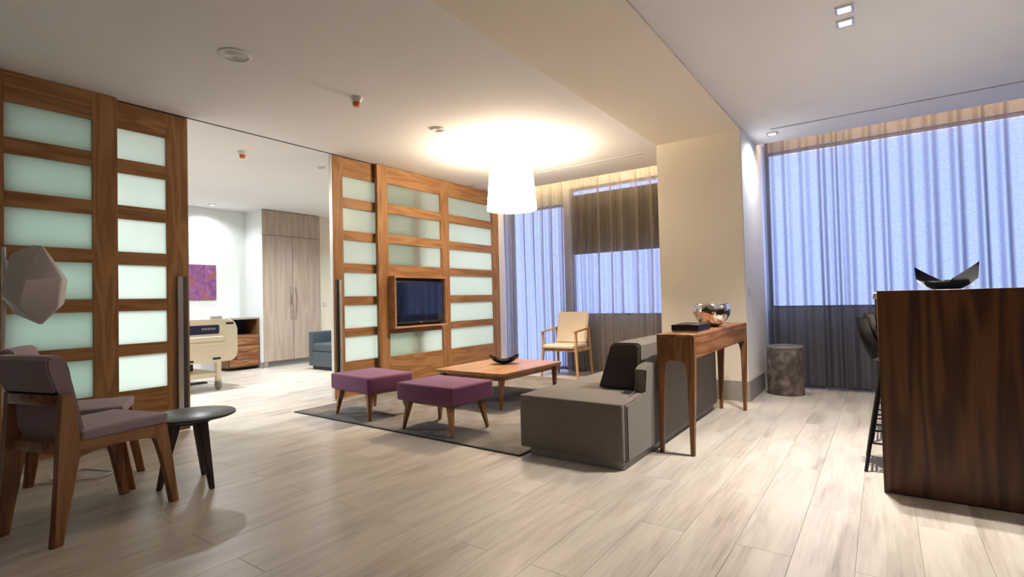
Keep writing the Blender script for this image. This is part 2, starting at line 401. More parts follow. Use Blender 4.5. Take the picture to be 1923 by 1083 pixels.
struct(box('wall_rear', (-9.6, 3.4, -2.85, -2.7, 0, 2.96), MT['rearwall']))
# window wall: right bay
def wr(bm):
    bbox(bm, -1.13, 3.4, 7.0, 7.15, 0, .90); bbox(bm, -1.13, 3.4, 7.0, 7.15, 2.80, 2.96)
    bbox(bm, 3.1, 3.4, 7.0, 7.15, .90, 2.80)
struct(obj('wall_window_right', wr, MT['white']), 'wall under the right window, behind the curtain')
def wl(bm):
    bbox(bm, -3.88, -2.0, 7.0, 7.15, 0, .82); bbox(bm, -5.04, -2.0, 7.0, 7.15, 2.75, 2.96)
    bbox(bm, -5.04, -4.98, 7.0, 7.15, 0, 2.75); bbox(bm, -3.96, -3.86, 7.0, 7.15, 0, 2.75)
    bbox(bm, -2.08, -2.0, 7.0, 7.15, .82, 2.75); bbox(bm, -4.98, -3.96, 7.0, 7.15, 2.54, 2.75)
struct(obj('wall_window_left', wl, MT['white']), 'wall round the left window and balcony door')
def window(name, x0, x1, z0, z1, mull, label):
    def fr(bm):
        t = .03
        bbox(bm, x0, x1, 7.04, 7.10, z0, z0+t); bbox(bm, x0, x1, 7.04, 7.10, z1-t, z1)
        bbox(bm, x0, x0+t, 7.04, 7.10, z0+t, z1-t); bbox(bm, x1-t, x1, 7.04, 7.10, z0+t, z1-t)
        for mx in mull: bbox(bm, mx-.02, mx+.02, 7.04, 7.10, z0+t, z1-t)
    w = struct(obj(name, fr, MT['wframe']), label)
    xs = [x0+.03] + [m for m in mull] + [x1-.03]
    for a, b in zip(xs, xs[1:]):
        box('pane', (a+.02 if a != xs[0] else a, b-.02 if b != xs[-1] else b, 7.066, 7.072, z0+.03, z1-.03), MT['glass'], w)
window('window_1', -1.12, 3.1, .90, 2.80, (1.75,), 'wide right window behind the sheer curtain')
window('window_2', -3.86, -2.08, .82, 2.75, (), 'left window half covered by a dark blind')
window('door_1', -4.98, -3.96, 0.0, 2.54, (), 'glazed balcony door behind the left curtain')
b = box('roller_blind', (-3.80, -2.12, 6.975, 6.99, 1.74, 2.635), MT['blind'])
tag(b, 'dark roller blind lowered halfway over the left window', 'blind')
# hospital room shell
struct(box('wall_ward_far', (-9.6, -9.35, -2.8, 4.88, 0, CEIL), MT['wardwall']), 'pale wall of the hospital room behind the bed')
struct(box('wall_ward_return', (-9.6, -8.79, 4.88, 4.884, 0, CEIL), MT['wardwall']), 'short white wall beside the wardrobe')
struct(box('wall_ward_back', (-9.6, -8.85, 6.04, 7.2, 0, CEIL), MT['cream']), 'cream wall to the right of the wardrobe')
struct(box('wall_ward_end', (-8.85, -5.04, 7.05, 7.2, 0, CEIL), MT['wardwall']))
struct(box('wall_partition', (-5.10, -5.0, 6.69, 7.05, 0, CEIL), MT['white']), 'narrow wall end beside the sliding panels')
struct(box('wall_left', (-5.10, -4.98, -2.7, -.30, 0, CEIL), MT['rearwall']))
struct(box('baseboard_ward', (-8.79, -8.775, 4.872, 4.955, 0, .10), MT['greybase']))
struct(box('baseboard_return', (-9.35, -8.775, 4.865, 4.88, 0, .10), MT['greybase']))
# ceiling track
struct(box('trim_2', (-5.03, -5.012, -.3, 6.69, CEIL-.004, CEIL), MT['darkrec']), 'thin dark track of the sliding panels in the ceiling')

# ------------------------------------------------------------------ sliding panels
ROWS = [(2.31, 2.56), (1.93, 2.195), (1.55, 1.82), (1.165, 1.445), (.795, 1.065), (.415, .70)]
ZB, ZT = .012, 2.774
def sliding(name, label, xf, ys, skip=(), th=.045):
    """ys: list of (pane y0, pane y1) columns plus outer edges: [ya, (p0,p1), ..., yb]"""
    ya, yb = ys[0], ys[-1]; colz = ys[1:-1]
    t = thing(name, label, 'sliding panel', (xf-th/2, (ya+yb)/2, 0), group='sliding panels of the partition')
    ox, oy = xf-th/2, (ya+yb)/2
    X0, X1 = -th/2, th/2
    edges = [ya] + [e for c in colz for e in c] + [yb]
    for k in range(0, len(edges), 2):
        box('stile', (X0, X1, edges[k]-oy, edges[k+1]-oy, ZB, ZT), MT['panelV'], t, bev=.0015, seg=1)
    for ci, (p0, p1) in enumerate(colz):
        zs = [ZT]
        rows = [r for ri, r in enumerate(ROWS) if (ci, ri) not in skip]
        for z0, z1 in rows: zs += [z1, z0]
        zs.append(ZB)
        for k in range(0, len(zs), 2):
            box('rail', (X0, X1-.0008, p0-oy+.0005, p1-oy-.0005, zs[k+1], zs[k]), MT['panelH'], t)
        for z0, z1 in rows:
            box('frosted_pane', (-.006, .004, p0-oy-.0005, p1-oy+.0005, z0-.0005, z1+.0005), MT['frost'], t)
    return t
d1 = sliding('sliding_panel', 'dark wooden sliding panel at far left, in front, with green-tinted frosted panes', -4.955,
             [.25, (.42, .745), (.905, 1.404), 1.567])
d2 = sliding('sliding_panel', 'dark wooden sliding panel behind the leftmost one, one column of bright white panes', -5.03,
             [.76, (.925, 1.944), 2.112])
r1 = sliding('sliding_panel', 'oak sliding panel beside the room opening, partly behind the television panel', -5.03,
             [3.615, (3.76, 4.79), 4.965])
r2p = sliding('sliding_panel', 'oak sliding panel carrying the television, two columns of frosted panes', -4.955,
              [4.20, (4.365, 5.31), (5.475, 6.47), 6.64], skip={(0, 3), (0, 4)})
def pull(t, y0, y1, yd0, yd1, oy):
    h = box('handle', (.0225, .045, y0-oy, y1-oy, .12, 1.357), MT['silver'], t, bev=.002, seg=1); h['label'] = 'tall brushed metal pull'
    g = box('recess_shade_strip', (.0225, .026, yd0-oy, yd1-oy, .12, 1.357), MT['darkrec'], t)  # dark strip on the face stands in for the shaded recess
pull(d2, 2.018, 2.058, 2.058, 2.100, (.76+2.112)/2)
pull(r1, 3.675, 3.712, 3.640, 3.675, (3.615+4.965)/2)
e = box('edge_strip', (-.0225, .0225, 3.609-(3.615+4.965)/2, 3.615-(3.615+4.965)/2, ZB, ZT), MT['silver'], r1)
e = box('edge_strip', (-.0225, .0225, 2.112-(.76+2.112)/2, 2.118-(.76+2.112)/2, ZB, ZT), MT['silver'], d2)

# ------------------------------------------------------------------ television in its box
tvb = thing('television_box', 'oak box frame around the television on the partition', 'frame', (-4.955, 4.812, 1.088))
h2, w2, dpt = .323, .464, .115
def tvf(bm):
    bbox(bm, 0, dpt, -w2, -w2+.022, -h2, h2); bbox(bm, 0, dpt, w2-.022, w2, -h2, h2)
    bbox(bm, 0, dpt, -w2+.022, w2-.022, h2-.022, h2); bbox(bm, 0, dpt, -w2+.022, w2-.022, -h2, -h2+.022)
obj('surround', tvf, MT['boxwood'], tvb)
box('backing_board', (0, .006, -w2+.022, w2-.022, -h2+.022, h2-.022), MT['darkrec'], tvb)
tv = thing('television', 'black flat television in the oak box on the partition', 'television', (-4.955, 4.812, 1.088))
box('casing', (.05, .088, -.425, .425, -.278, .262), MT['blackshell'], tv, bev=.004)
box('screen', (.088, .0895, -.405, .405, -.245, .245), MT['screen'], tv)
box('bracket', (.006, .05, -.1, .1, -.1, .1), MT['black'], tv)
box('front_badge', (.0882, .0898, -.02, .02, -.268, -.258), MT['silver'], tv)

# ------------------------------------------------------------------ curtains
def curtain(name, x0, x1, y, z0, z1, mat, label, seed, pitch=.17, amp=.05):
    rnd = random.Random(seed)
    n = int((x1-x0)/.011); rows = [z0 + (z1-z0)*k/14 for k in range(15)]
    ph = []; p = rnd.random()*6; w = pitch; tgt = pitch
    for i in range(n+1):
        if i % 12 == 0: tgt = pitch*rnd.uniform(.55, 1.5)
        w += (tgt-w)*.12; p += 2*PI*.011/w; ph.append(p)
    am = [rnd.uniform(.6, 1.25) for _ in range(int(n/10)+3)]
    verts = []; faces = []
    for k, z in enumerate(rows):
        t = (z-z0)/(z1-z0)
        for i in range(n+1):
            x = x0+(x1-x0)*i/n
            a = am[i//10]*(1-(i % 10)/10)+am[i//10+1]*((i % 10)/10)
            s = math.sin(ph[i] + .35*math.sin(3*t+ph[i]*.21)*(1-t))
            yy = y + amp*a*(1-.35*t)*(s*.75+.25*math.sin(2*ph[i]+1.3+.5*math.sin(ph[i]*.13))) + .01*math.sin(5*t+i*.02)
            verts.append((x, yy, z))
    for k in range(14):
        for i in range(n):
            q = k*(n+1)+i; faces.append((q, q+1, q+n+2, q+n+1))
    cx, cy = (x0+x1)/2, y
    root = thing(name, label, 'curtain', (cx, cy, 0), group='sheer window curtains')
    me = bpy.data.meshes.new('fabric'); me.from_pydata([(a-cx, b_-cy, c) for a, b_, c in verts], [], faces); me.materials.append(mat)
    for pl in me.polygons: pl.use_smooth = True
    o = bpy.data.objects.new('fabric', me); COL.objects.link(o); o.parent = root
    box('curtain_track', (x0-cx, x1-cx, -.015, .015, z1, z1+.02), MT['whiteplastic'], root)
    return root
curtain('curtain', -1.105, 3.28, 6.70, .03, 2.93, MT['curtR'], 'long sheer grey curtain right of the column, behind the bar', 3)
curtain('curtain', -4.99, -2.03, 6.84, .03, 2.93, MT['curtL'], 'sheer taupe curtain behind the beige armchair, left of the column', 11)

# ------------------------------------------------------------------ ceiling fittings
def spot(x, y, label, lens='spotlens', rz=0):
    t = thing('recessed_spotlight', label, 'ceiling light', (x, y, CEIL), rz, 'recessed ceiling spotlights')
    def fr(bm):
        a, b_ = .048, .034
        for d in ((-a, a, -a, -b_), (-a, a, b_, a), (-a, -b_, -b_, b_), (b_, a, -b_, b_)): bbox(bm, *d, -.012, 0)
    obj('trim_ring', fr, MT['silver'], t)
    box('lens', (-.034, .034, -.034, .034, -.004, -.001), MT['spotlens'], t)
spot(-.132, 3.700, 'square recessed spotlight at the top right, upper one of the close pair')
spot(-.136, 3.888, 'square recessed spotlight at the top right, lower one of the close pair')
spot(-.90, 6.10, 'recessed spotlight beside the column washing its right face')
spot(-9.0, 4.15, 'recessed spotlight in the hospital room above the purple painting')
def grille(x, y, r, name, label, cat):
    t = thing(name, label, cat, (x, y, CEIL))
    obj('rim', lambda bm: lathe(bm, [(r*.8, -.002), (r*.82, -.012), (r, -.008), (r, 0)], 40), MT['ceil'], t, True)
    def g(bm):
        for k in range(1, 5): lathe(bm, [(r*.17*k, -.004), (r*.17*k+r*.05, -.009), (r*.17*k+r*.10, -.004)], 32)
        lathe(bm, [(0, -.004), (r*.8, -.003)], 32)
    obj('grille', g, MT['ceil'], t, True)
grille(-3.513, 1.779, .105, 'ceiling_speaker', 'round white ceiling speaker grille at upper left', 'speaker')
grille(-3.511, 3.756, .07, 'ceiling_speaker', 'small round white grille on the ceiling left of the lamp glow', 'speaker')
grille(-5.617, 3.888, .05, 'ceiling_speaker', 'tiny round white grille on the hospital room ceiling', 'speaker')
def sensor(x, y, label):
    t = thing('ceiling_sensor', label, 'sensor', (x, y, CEIL), group='orange-tipped ceiling sensors')
    obj('cup', lambda bm: lathe(bm, [(0, 0), (.052, 0), (.050, -.012), (.036, -.040), (0, -.040)], 28), MT['whiteplastic'], t, True)
    obj('tip', lambda bm: lathe(bm, [(.030, -.040), (.030, -.056), (.024, -.074), (0, -.076)], 28), MT['orange'], t, True)
sensor(-3.485, 2.754, 'white and orange ceiling sensor in the main room')
sensor(-5.668, 2.938, 'white and orange ceiling sensor in the hospital room')
def diffuser(x0, x1, y, label):
    t = thing('air_slot', label, 'vent', ((x0+x1)/2, y, CEIL)); h = (x1-x0)/2
    box('slot', (-h, h, -.011, .011, -.0015, 0), MT['darkrec'], t)
    def fr(bm): bbox(bm, -h, h, -.022, -.011, -.003, 0); bbox(bm, -h, h, .011, .022, -.003, 0)
    obj('slot_frame', fr, MT['ceil'], t)
diffuser(-.89, 3.0, 5.94, 'long dark air slot in the ceiling above the right curtain')
diffuser(-4.95, -2.26, 5.93, 'long thin air slot in the ceiling above the left curtain')

# pendant lamp
PL = (-3.375, 4.79)
pl = thing('pendant_lamp', 'large glowing white drum pendant lamp over the coffee table', 'lamp', (PL[0], PL[1], 0))
obj('lamp_shade', lambda bm: lathe(bm, [(.279, 2.095), (.281, 2.095), (.243, 2.53), (.241, 2.53)], 48), MT['shade'], pl, True)
obj('canopy', lambda bm: lathe(bm, [(0, CEIL), (.06, CEIL), (.058, CEIL-.022), (0, CEIL-.025)], 28), MT['whiteplastic'], pl, True)
obj('cord', lambda bm: tube(bm, [(0, 0, CEIL-.02), (0, 0, 2.50)], .004, 6), MT['whiteplastic'], pl)
obj('bulb', lambda bm: lathe(bm, [(0, 2.50), (.02, 2.49), (.035, 2.43), (.028, 2.39), (0, 2.375)], 20), MT['bulb'], pl, True)
def spider(bm):
    for k in range(3):
        a = 2*PI*k/3; tube(bm, [(0, 0, 2.42), (.242*math.cos(a), .242*math.sin(a), 2.51)], .003, 5)
obj('shade_ring', spider, MT['silver'], pl)
light('pendant_bulb_light', 'POINT', (PL[0], PL[1], 2.43), 270, WARM, .13)

# ------------------------------------------------------------------ rug, sofa
rg = thing('rug', 'large grey-brown rug under the coffee table and purple stools', 'rug', (-3.47, 4.5, 0))
def rugb(bm):
    extrude_poly(bm, [(-1.40, -1.47), (1.385, -1.53), (1.385, 1.62), (-1.40, 1.62)], 2, 0, .011)
obj('pile', rugb, MT['rug'], rg)
def rugedge(bm):
    c = [(-1.40, -1.47), (1.385, -1.53), (1.385, 1.62), (-1.40, 1.62)]
    for i in range(4):
        a, b_ = Vector(c[i]), Vector(c[(i+1) % 4]); d = (b_-a).normalized(); nn = Vector((d.y, -d.x))
        e = [a-d*.012, b_+d*.012, b_+d*.012+nn*.012, a-d*.012+nn*.012]
        extrude_poly(bm, [tuple(q) for q in e], 2, 0, .009)
obj('binding', rugedge, MT['rugedge'], rg)

sf = thing('sofa', 'low taupe sofa seen from its end, with a loose dark-ended back cushion', 'sofa', (-1.71, 4.1, 0))
ox, oy = -1.71, 4.1
box('plinth', (-2.04-ox, -1.345-ox, 3.05-oy, 5.15-oy, 0, .055), MT['greybase'], sf, bev=.004)
box('seat_base', (-2.07-ox, -1.355-ox, 3.035-oy, 5.17-oy, .05, .385), MT['taupedark'], sf, bev=.012)
box('seat_cushion', (-2.105-ox, -1.335-ox, 3.02-oy, 3.69-oy, .055, .415), MT['taupe'], sf, bev=.014, seg=3)
box('seat_cushion', (-2.105-ox, -1.335-ox, 3.70-oy, 5.19-oy, .055, .412), MT['taupe'], sf, bev=.014, seg=3)
def sback(bm):
    extrude_poly(bm, [(3.06-oy, .05), (5.19-oy, .05), (5.19-oy, .645), (3.72-oy, .645), (3.43-oy, .607), (3.395-oy, .585), (3.39-oy, .43), (3.06-oy, .405)], 0, -1.40-ox, -1.318-ox, .010)
obj('back_frame', sback, MT['taupe'], sf, True)
def bc(a, b_, name, lab=None):
    def f(bm):
        extrude_poly(bm, [(-1.735-ox, .42), (-1.412-ox, .42), (-1.405-ox, .735), (-1.43-ox, .752), (-1.60-ox, .752), (-1.635-ox, .73)], 1, a-oy, b_-oy, .018, 3)
    o = obj(name, f, MT['taupe'], sf, True)
    return o
bc(3.52, 4.33, 'back_cushion'); bc(4.345, 5.16, 'back_cushion')
ep = obj('cushion_end', lambda bm: extrude_poly(bm, [(-1.725-ox, .432), (-1.42-ox, .432), (-1.415-ox, .728), (-1.435-ox, .742), (-1.595-ox, .742), (-1.628-ox, .722)], 1, 3.508-oy, 3.53-oy, .006), MT['taupedark'], sf, True)
ep['label'] = 'dark end face of the back cushion'

# ------------------------------------------------------------------ console table
ct = thing('console_table', 'narrow oak console table standing behind the sofa', 'table', (-1.17, 4.39, 0))
X0, X1, Y0, Y1 = -.128, .128, -.835, .835; TZ = .817
box('table_top', (X0, X1, Y0, Y1, TZ-.022, TZ), MT['consH'], ct, bev=.003, seg=1)
box('apron', (X1-.022, X1-.002, Y0+.03, Y1-.03, .655, TZ-.022), MT['consH'], ct)
box('apron', (X0+.002, X0+.022, Y0+.03, Y1-.03, .655, TZ-.022), MT['consH'], ct)
for sy in (-1, 1):
    ye = sy*.8335
    # end panel with arched underside flowing into two legs
    def endp(bm):
        pts = [(X0, TZ-.022), (X0, .0), (X0+.026, .0), (X0+.052, .55), (X0+.062, .615), (X0+.085, .640),
               (X1-.085, .640), (X1-.062, .615), (X1-.052, .55), (X1-.045, 0.0), (X1-.019, 0.0), (X1, .60), (X1, TZ-.022)]
        a, b_ = sorted((ye, ye-sy*.035)); extrude_poly(bm, pts, 1, a, b_, .003, 1)
    pn = obj('end_panel', endp, MT['consV'], ct, True)
    for sx in (-1, 1):
        xo = X0+.002 if sx < 0 else X1-.002
        def lg(bm):
            ys = ye-sy*.002
            t0 = [(xo, ys), (xo-sx*.04, ys), (xo-sx*.04, ys-sy*.075), (xo, ys-sy*.075)]
            off = 0 if sx < 0 else -.019
            b0 = [(xo+off, ys), (xo-sx*.022+off, ys), (xo-sx*.022+off, ys-sy*.034), (xo+off, ys-sy*.034)]
            prism(bm, [(p[0], p[1], 0) for p in b0], [(p[0], p[1], .66) for p in t0], .002)
        obj('leg', lg, MT['consV'], ct)

# things on the console
bk = thing('storage_box', 'flat black box lying on the console table in front of the silver bowl', 'box', (-1.165, 3.93, TZ), math.radians(0))
box('lid', (-.098, .098, -.16, .16, .012, .056), MT['blackshell'], bk, bev=.003, seg=1)
box('tray', (-.092, .092, -.154, .154, 0, .014), MT['paper'], bk)
sb = thing('silver_bowl', 'hammered silver bowl on the console table', 'bowl', (-1.165, 4.50, TZ))
def sbowl(bm):
    outer = [(0, 0), (.045, .0), (.06, .008), (.105, .045), (.138, .095), (.147, .135), (.140, .172), (.130, .187)]
    inner = [(.126, .187), (.136, .170), (.142, .135), (.133, .097), (.10, .050), (.055, .014), (0, .010)]
    lathe(bm, outer+inner, 56)
    for v in bm.verts:
        a = math.atan2(v.co.y, v.co.x); r = math.hypot(v.co.x, v.co.y)
        k = 1+.018*math.sin(5*a+1)*math.sin(v.co.z*30)+.012*math.sin(9*a)
        if r > .05: v.co.x *= k; v.co.y *= k
        if v.co.z > .15: v.co.z += .006*math.sin(3*a+.6)
obj('bowl_body', sbowl, MT['hammer'], sb, True)

# ------------------------------------------------------------------ coffee table
cf = thing('coffee_table', 'low square oak coffee table on the rug under the lamp', 'table', (-3.445, 4.60, 0))
def cft(bm):
    a, b_, r = .455, .575, .05; pts = []
    for sx, sy, a0 in ((1, -1, -PI/2), (1, 1, 0), (-1, 1, PI/2), (-1, -1, PI)):
        for k in range(6):
            t = a0+PI/2*k/5; pts.append((sx*(a-r)+r*math.cos(t), sy*(b_-r)+r*math.sin(t)))
    extrude_poly(bm, pts, 2, .337, .368, .005, 2)
obj('table_top', cft, MT['tabletop'], cf, True)
def cfa(bm):
    for s in (-1, 1):
        bbox(bm, -.38, .38, s*.49-.01, s*.49+.01, .285, .337); bbox(bm, s*.37-.01, s*.37+.01, -.48, .48, .285, .337)
obj('apron', cfa, MT['tabletop'], cf)
for sx in (-1, 1):
    for sy in (-1, 1):
        obj('leg', lambda bm: leg(bm, (sx*.385, sy*.50, .338), (.055, .055), (sx*.375, sy*.515, .011), (.026, .026)), MT['paleV'] if False else MT['consV'], cf)
def boat(L, Wd, H_, t=.006, lift=1.0, pinch=.75):
    """boat-shaped bowl: long axis x, ends swept up"""
    def f(bm):
        N, K = 28, 12; g = []
        for lay in (0, 1):
            rows = []
            for i in range(N+1):
                u = -1+2*i/N; w = Wd/2*max(.02, (1-abs(u)**2.6))**pinch
                zb = H_*lift*.72*abs(u)**2.2; zr = H_*(.42+.58*abs(u)**1.7)
                row = []
                for k in range(K+1):
                    v = -1+2*k/K
                    y = w*v*(1-lay*.03); z = zb+(zr-zb)*abs(v)**2.2 + lay*t*(1-abs(v)**4)
                    row.append(bm.verts.new((u*L/2*(1-lay*.02), y, z)))
                rows.append(row)
            g.append(rows)
        for lay, rows in enumerate(g):
            for i in range(N):
                for k in range(K):
                    bm.faces.new((rows[i][k], rows[i+1][k], rows[i+1][k+1], rows[i][k+1]))
        a, b_ = g
        for i in range(N):
            for k in (0, K): bm.faces.new((a[i][k], a[i+1][k], b_[i+1][k], b_[i][k]))
        for k in range(K):
            for i in (0, N): bm.faces.new((a[i][k], a[i][k+1], b_[i][k+1], b_[i][k]))
    return f
bw = obj('black_bowl', boat(.33, .21, .11), MT['blackglaze'], None, True, loc=(-3.47, 4.70, .369), rot=(0, 0, math.radians(38)))
tag(bw, 'boat-shaped glossy black bowl on the coffee table', 'bowl')

# ------------------------------------------------------------------ poufs
def pouf():
    t = thing('footstool', '', 'stool', group='purple footstools on the rug')
    def cush(bm):
        bbox(bm, -.325, .325, -.255, .255, .262, .408, .028, 4)
        for v in bm.verts:
            if v.co.z > .38: v.co.z += .012*(1-(v.co.x/.33)**2)*(1-(v.co.y/.26)**2)
            if v.co.z < .3:
                v.co.z += -.012*(1-(v.co.x/.33)**2)
    obj('cushion', cush, MT['purple'], t, True)
    for s in (-1, 1):
        def bar(bm):
            extrude_poly(bm, [(-.20, .262), (-.20, .222), (-.10, .235), (0, .238), (.10, .235), (.20, .222), (.20, .262)], 0, s*.23-.014, s*.23+.014, .002, 1)
        obj('cross_rail', bar, MT['chairH'], t)
        box('side_rail', (-.23, .23, s*.17-.012, s*.17+.012, .235, .262), MT['chairH'], t)
        for s2 in (-1, 1):
            obj('leg', lambda bm: leg(bm, (s*.232, s2*.182, .262), (.045, .062), (s*.282, s2*.215, .011), (.022, .026)), MT['chairV'], t)
    return t
p1 = pouf(); p1.location = (-4.08, 3.35, 0); p1.rotation_euler = (0, 0, math.radians(-6)); p1['label'] = 'purple upholstered footstool nearest the oak sliding panel'
dup(p1, (-3.05, 3.275, 0), math.radians(-1.5), 'purple upholstered footstool between the other footstool and the sofa', 'purple footstools on the rug')

# ------------------------------------------------------------------ side chairs at left
def lounge_chair():
    t = thing('lounge_chair', '', 'chair', group='lavender chairs at the round table')
    hw = .218
    for s in (-1, 1):
        x0, x1 = (hw-.036, hw) if s > 0 else (-hw, -hw+.036)
        def rp(bm):
            extrude_poly(bm, [(-.035, 0), (.012, 0), (.055, .25), (.085, .385), (.088, .46), (.066, .60), (.052, .69), (.004, .69), (.002, .60), (-.006, .45), (-.012, .30)], 0, x0, x1, .006, 2)
        obj('rear_leg', rp, MT['chairV'], t, True)
        def rail(bm):
            extrude_poly(bm, [(.07, .375), (.13, .40), (.25, .405), (.40, .395), (.46, .375), (.46, .447), (.07, .462)], 0, x0+.002, x1-.002, .004, 2)
        obj('side_rail', rail, MT['chairH'], t, True)
        def fp(bm):
            extrude_poly(bm, [(.538, 0), (.582, 0), (.548, .22), (.515, .447), (.44, .447), (.44, .385), (.468, .345), (.49, .25)], 0, x0, x1, .006, 2)
        obj('front_leg', fp, MT['chairV'], t, True)
    box('back_rail', (-hw+.036, hw-.036, .002, .028, .635, .687), MT['chairH'], t, bev=.004)
    box('rear_rail', (-hw+.036, hw-.036, .01, .034, .41, .46), MT['chairH'], t, bev=.003)
    box('front_rail', (-hw+.036, hw-.036, .47, .49, .395, .44), MT['chairH'], t, bev=.003)
    def seat(bm):
        bbox(bm, -.215, .215, .09, .525, .447, .505, .02, 4)
    obj('seat_cushion', seat, MT['lav'], t, True)
    def back(bm):
        pts = [(.035, .45), (.13, .45), (.118, .50), (.085, .64), (.045, .80), (.025, .862), (.005, .875), (-.045, .872), (-.062, .855), (-.055, .82), (-.02, .70), (.031, .69), (.033, .63), (.005, .56)]
        pts = [(.06, .452), (.135, .452), (.118, .52), (.085, .65), (.048, .80), (.030, .858), (.008, .874), (-.035, .872), (-.052, .855), (-.045, .80), (-.005, .70), (.031, .69), (.033, .63), (.036, .52)]
        A = []
        n = len(pts)
        for xs in (-1, 1):
            row = []
            for (yy, zz) in pts:
                w = .180 if zz < .69 else .180+.030*min(1, (zz-.69)/.02)
                row.append(bm.verts.new((xs*w, yy, zz)))
            A.append(row)
        fs = [bm.faces.new([A[0][i], A[0][(i+1) % n], A[1][(i+1) % n], A[1][i]]) for i in range(n)]
        fa = bm.faces.new(A[0][::-1]); fb = bm.faces.new(A[1])
        bmesh.ops.bevel(bm, geom=list({e for q in (fa, fb) for e in q.edges}), offset=.010, segments=3, affect='EDGES')
    obj('backrest', back, MT['lav'], t, True)
    return t
c1 = lounge_chair()
a1 = math.radians(105.96-90)
u_ = Vector((-math.sin(a1), math.cos(a1))); w_ = Vector((math.cos(a1), math.sin(a1)))
bn = Vector((-3.107, .755)); o1 = bn - w_*.218
c1.location = (o1.x, o1.y, 0); c1.rotation_euler = (0, 0, a1)
c1['label'] = 'nearer lavender-grey chair with oak frame, seen from behind at far left'
a2 = math.radians(-26)
fn = Vector((-3.70, 1.215)); u2_ = Vector((-math.sin(a2), math.cos(a2))); w2_ = Vector((math.cos(a2), math.sin(a2)))
o2 = fn - u2_*.55 - w2_*.218
dup(c1, (o2.x, o2.y, 0), a2, 'farther lavender-grey chair, mostly hidden behind the nearer chair at far left', 'lavender chairs at the round table')

# round side table
rtb = thing('round_table', 'small round slate-topped side table with dark splayed legs', 'table', (-3.48, 1.475, 0))
TR = .238
obj('table_top', lambda bm: lathe(bm, [(0, .414), (TR-.012, .414), (TR, .419), (TR, .430), (TR-.004, .433), (0, .433)], 64), MT['slate'], rtb, True)
obj('collar', lambda bm: lathe(bm, [(0, .372), (.09, .372), (.11, .385), (.11, .414), (0, .414)], 32), MT['darkwood'], rtb, True)
for fx, fy in ((-3.535, 1.31), (-3.293, 1.50), (-3.62, 1.60)):
    dx, dy = fx+3.48, fy-1.475; r = math.hypot(dx, dy)
    obj('leg', lambda bm: leg(bm, (dx/r*.085, dy/r*.085, .41), (.058, .058), (dx, dy, 0), (.026, .026)), MT['darkwood'], rtb)

# floor lamp
fp_ = thing('floor_lamp', 'white floor lamp with a faceted polyhedral shade at far left', 'lamp', (-4.60, .838, 0))
obj('base', lambda bm: lathe(bm, [(0, 0), (.11, 0), (.11, .008), (.10, .014), (0, .016)], 36), MT['whiteplastic'], fp_, True)
obj('pole', lambda bm: tube(bm, [(0, 0, .01), (0, 0, 1.50)], .011, 12), MT['whiteplastic'], fp_, True)
obj('arm', lambda bm: tube(bm, [(0, 0, 1.30), (.06, .075, 1.31), (.12, .155, 1.31)], .008, 8), MT['whiteplastic'], fp_, True)
def polysh(bm):
    rtv = Vector((r2.x, r2.y, 0)).normalized(); fv = Vector((-fwd.x, -fwd.y, 0)).normalized()
    cen = Vector((.093, .137, 1.262)); sc = 1/286
    def P_(px, py, w): return bm.verts.new(cen + rtv*((px-66)*sc*.88) + Vector((0, 0, (533-py)*sc)) + fv*w)
    A = P_(58, 459, 0); A2 = P_(78, 461, -.01); B = P_(121, 524, 0); B2 = P_(113, 581, 0); Cc = P_(76, 611, 0); D = P_(17, 588, 0); E_ = P_(8, 562, -.02); Fv = P_(10, 512, -.02); G = P_(28, 477, .06)
    P1 = P_(86, 530, .15); P3 = P_(27, 552, .12); P4 = P_(72, 577, .15)
    bk = [P_(60, 485, -.13), P_(95, 525, -.14), P_(90, 570, -.13), P_(60, 590, -.12), P_(30, 570, -.13), P_(28, 515, -.13)]
    F_ = bm.faces.new
    for q in ((A, A2, P1, G), (A2, B, P1), (G, P1, P4, P3), (P1, B, B2, P4), (P3, P4, Cc, D), (P4, B2, Cc), (G, P3, E_, Fv), (P3, D, E_)): F_(q)
    F_((A, G, Fv)) if False else None
    F_((A, bk[5], Fv, G)) ; F_((A, bk[0], bk[5])); F_((A, A2, bk[0])); F_((A2, B, bk[1], bk[0])); F_((B, B2, bk[2], bk[1])); F_((B2, Cc, bk[3], bk[2])); F_((Cc, D, bk[4], bk[3])); F_((D, E_, bk[4])); F_((E_, Fv, bk[5], bk[4])); F_(bk)
    bmesh.ops.triangulate(bm, faces=bm.faces)
    bmesh.ops.recalc_face_normals(bm, faces=bm.faces)
    es = [e for e in bm.edges if e.calc_face_angle(0) > .2]
    bmesh.ops.bevel(bm, geom=es, offset=.007, segments=3, affect='EDGES')
obj('lamp_shade', polysh, MT['polyshade'], fp_, True)
cb = obj('power_cable', lambda bm: tube(bm, [(-4.55, .80, .008), (-4.35, .92, .007), (-4.10, 1.18, .012), (-4.2, 1.3, .007), (-4.45, 1.22, .007), (-4.5, 1.05, .007), (-4.3, 1.0, .02), (-4.15, 1.08, .007)], .006, 6), MT['whiteplastic'], None, True)
tag(cb, 'white cable looped on the floor behind the left chairs', 'cable')

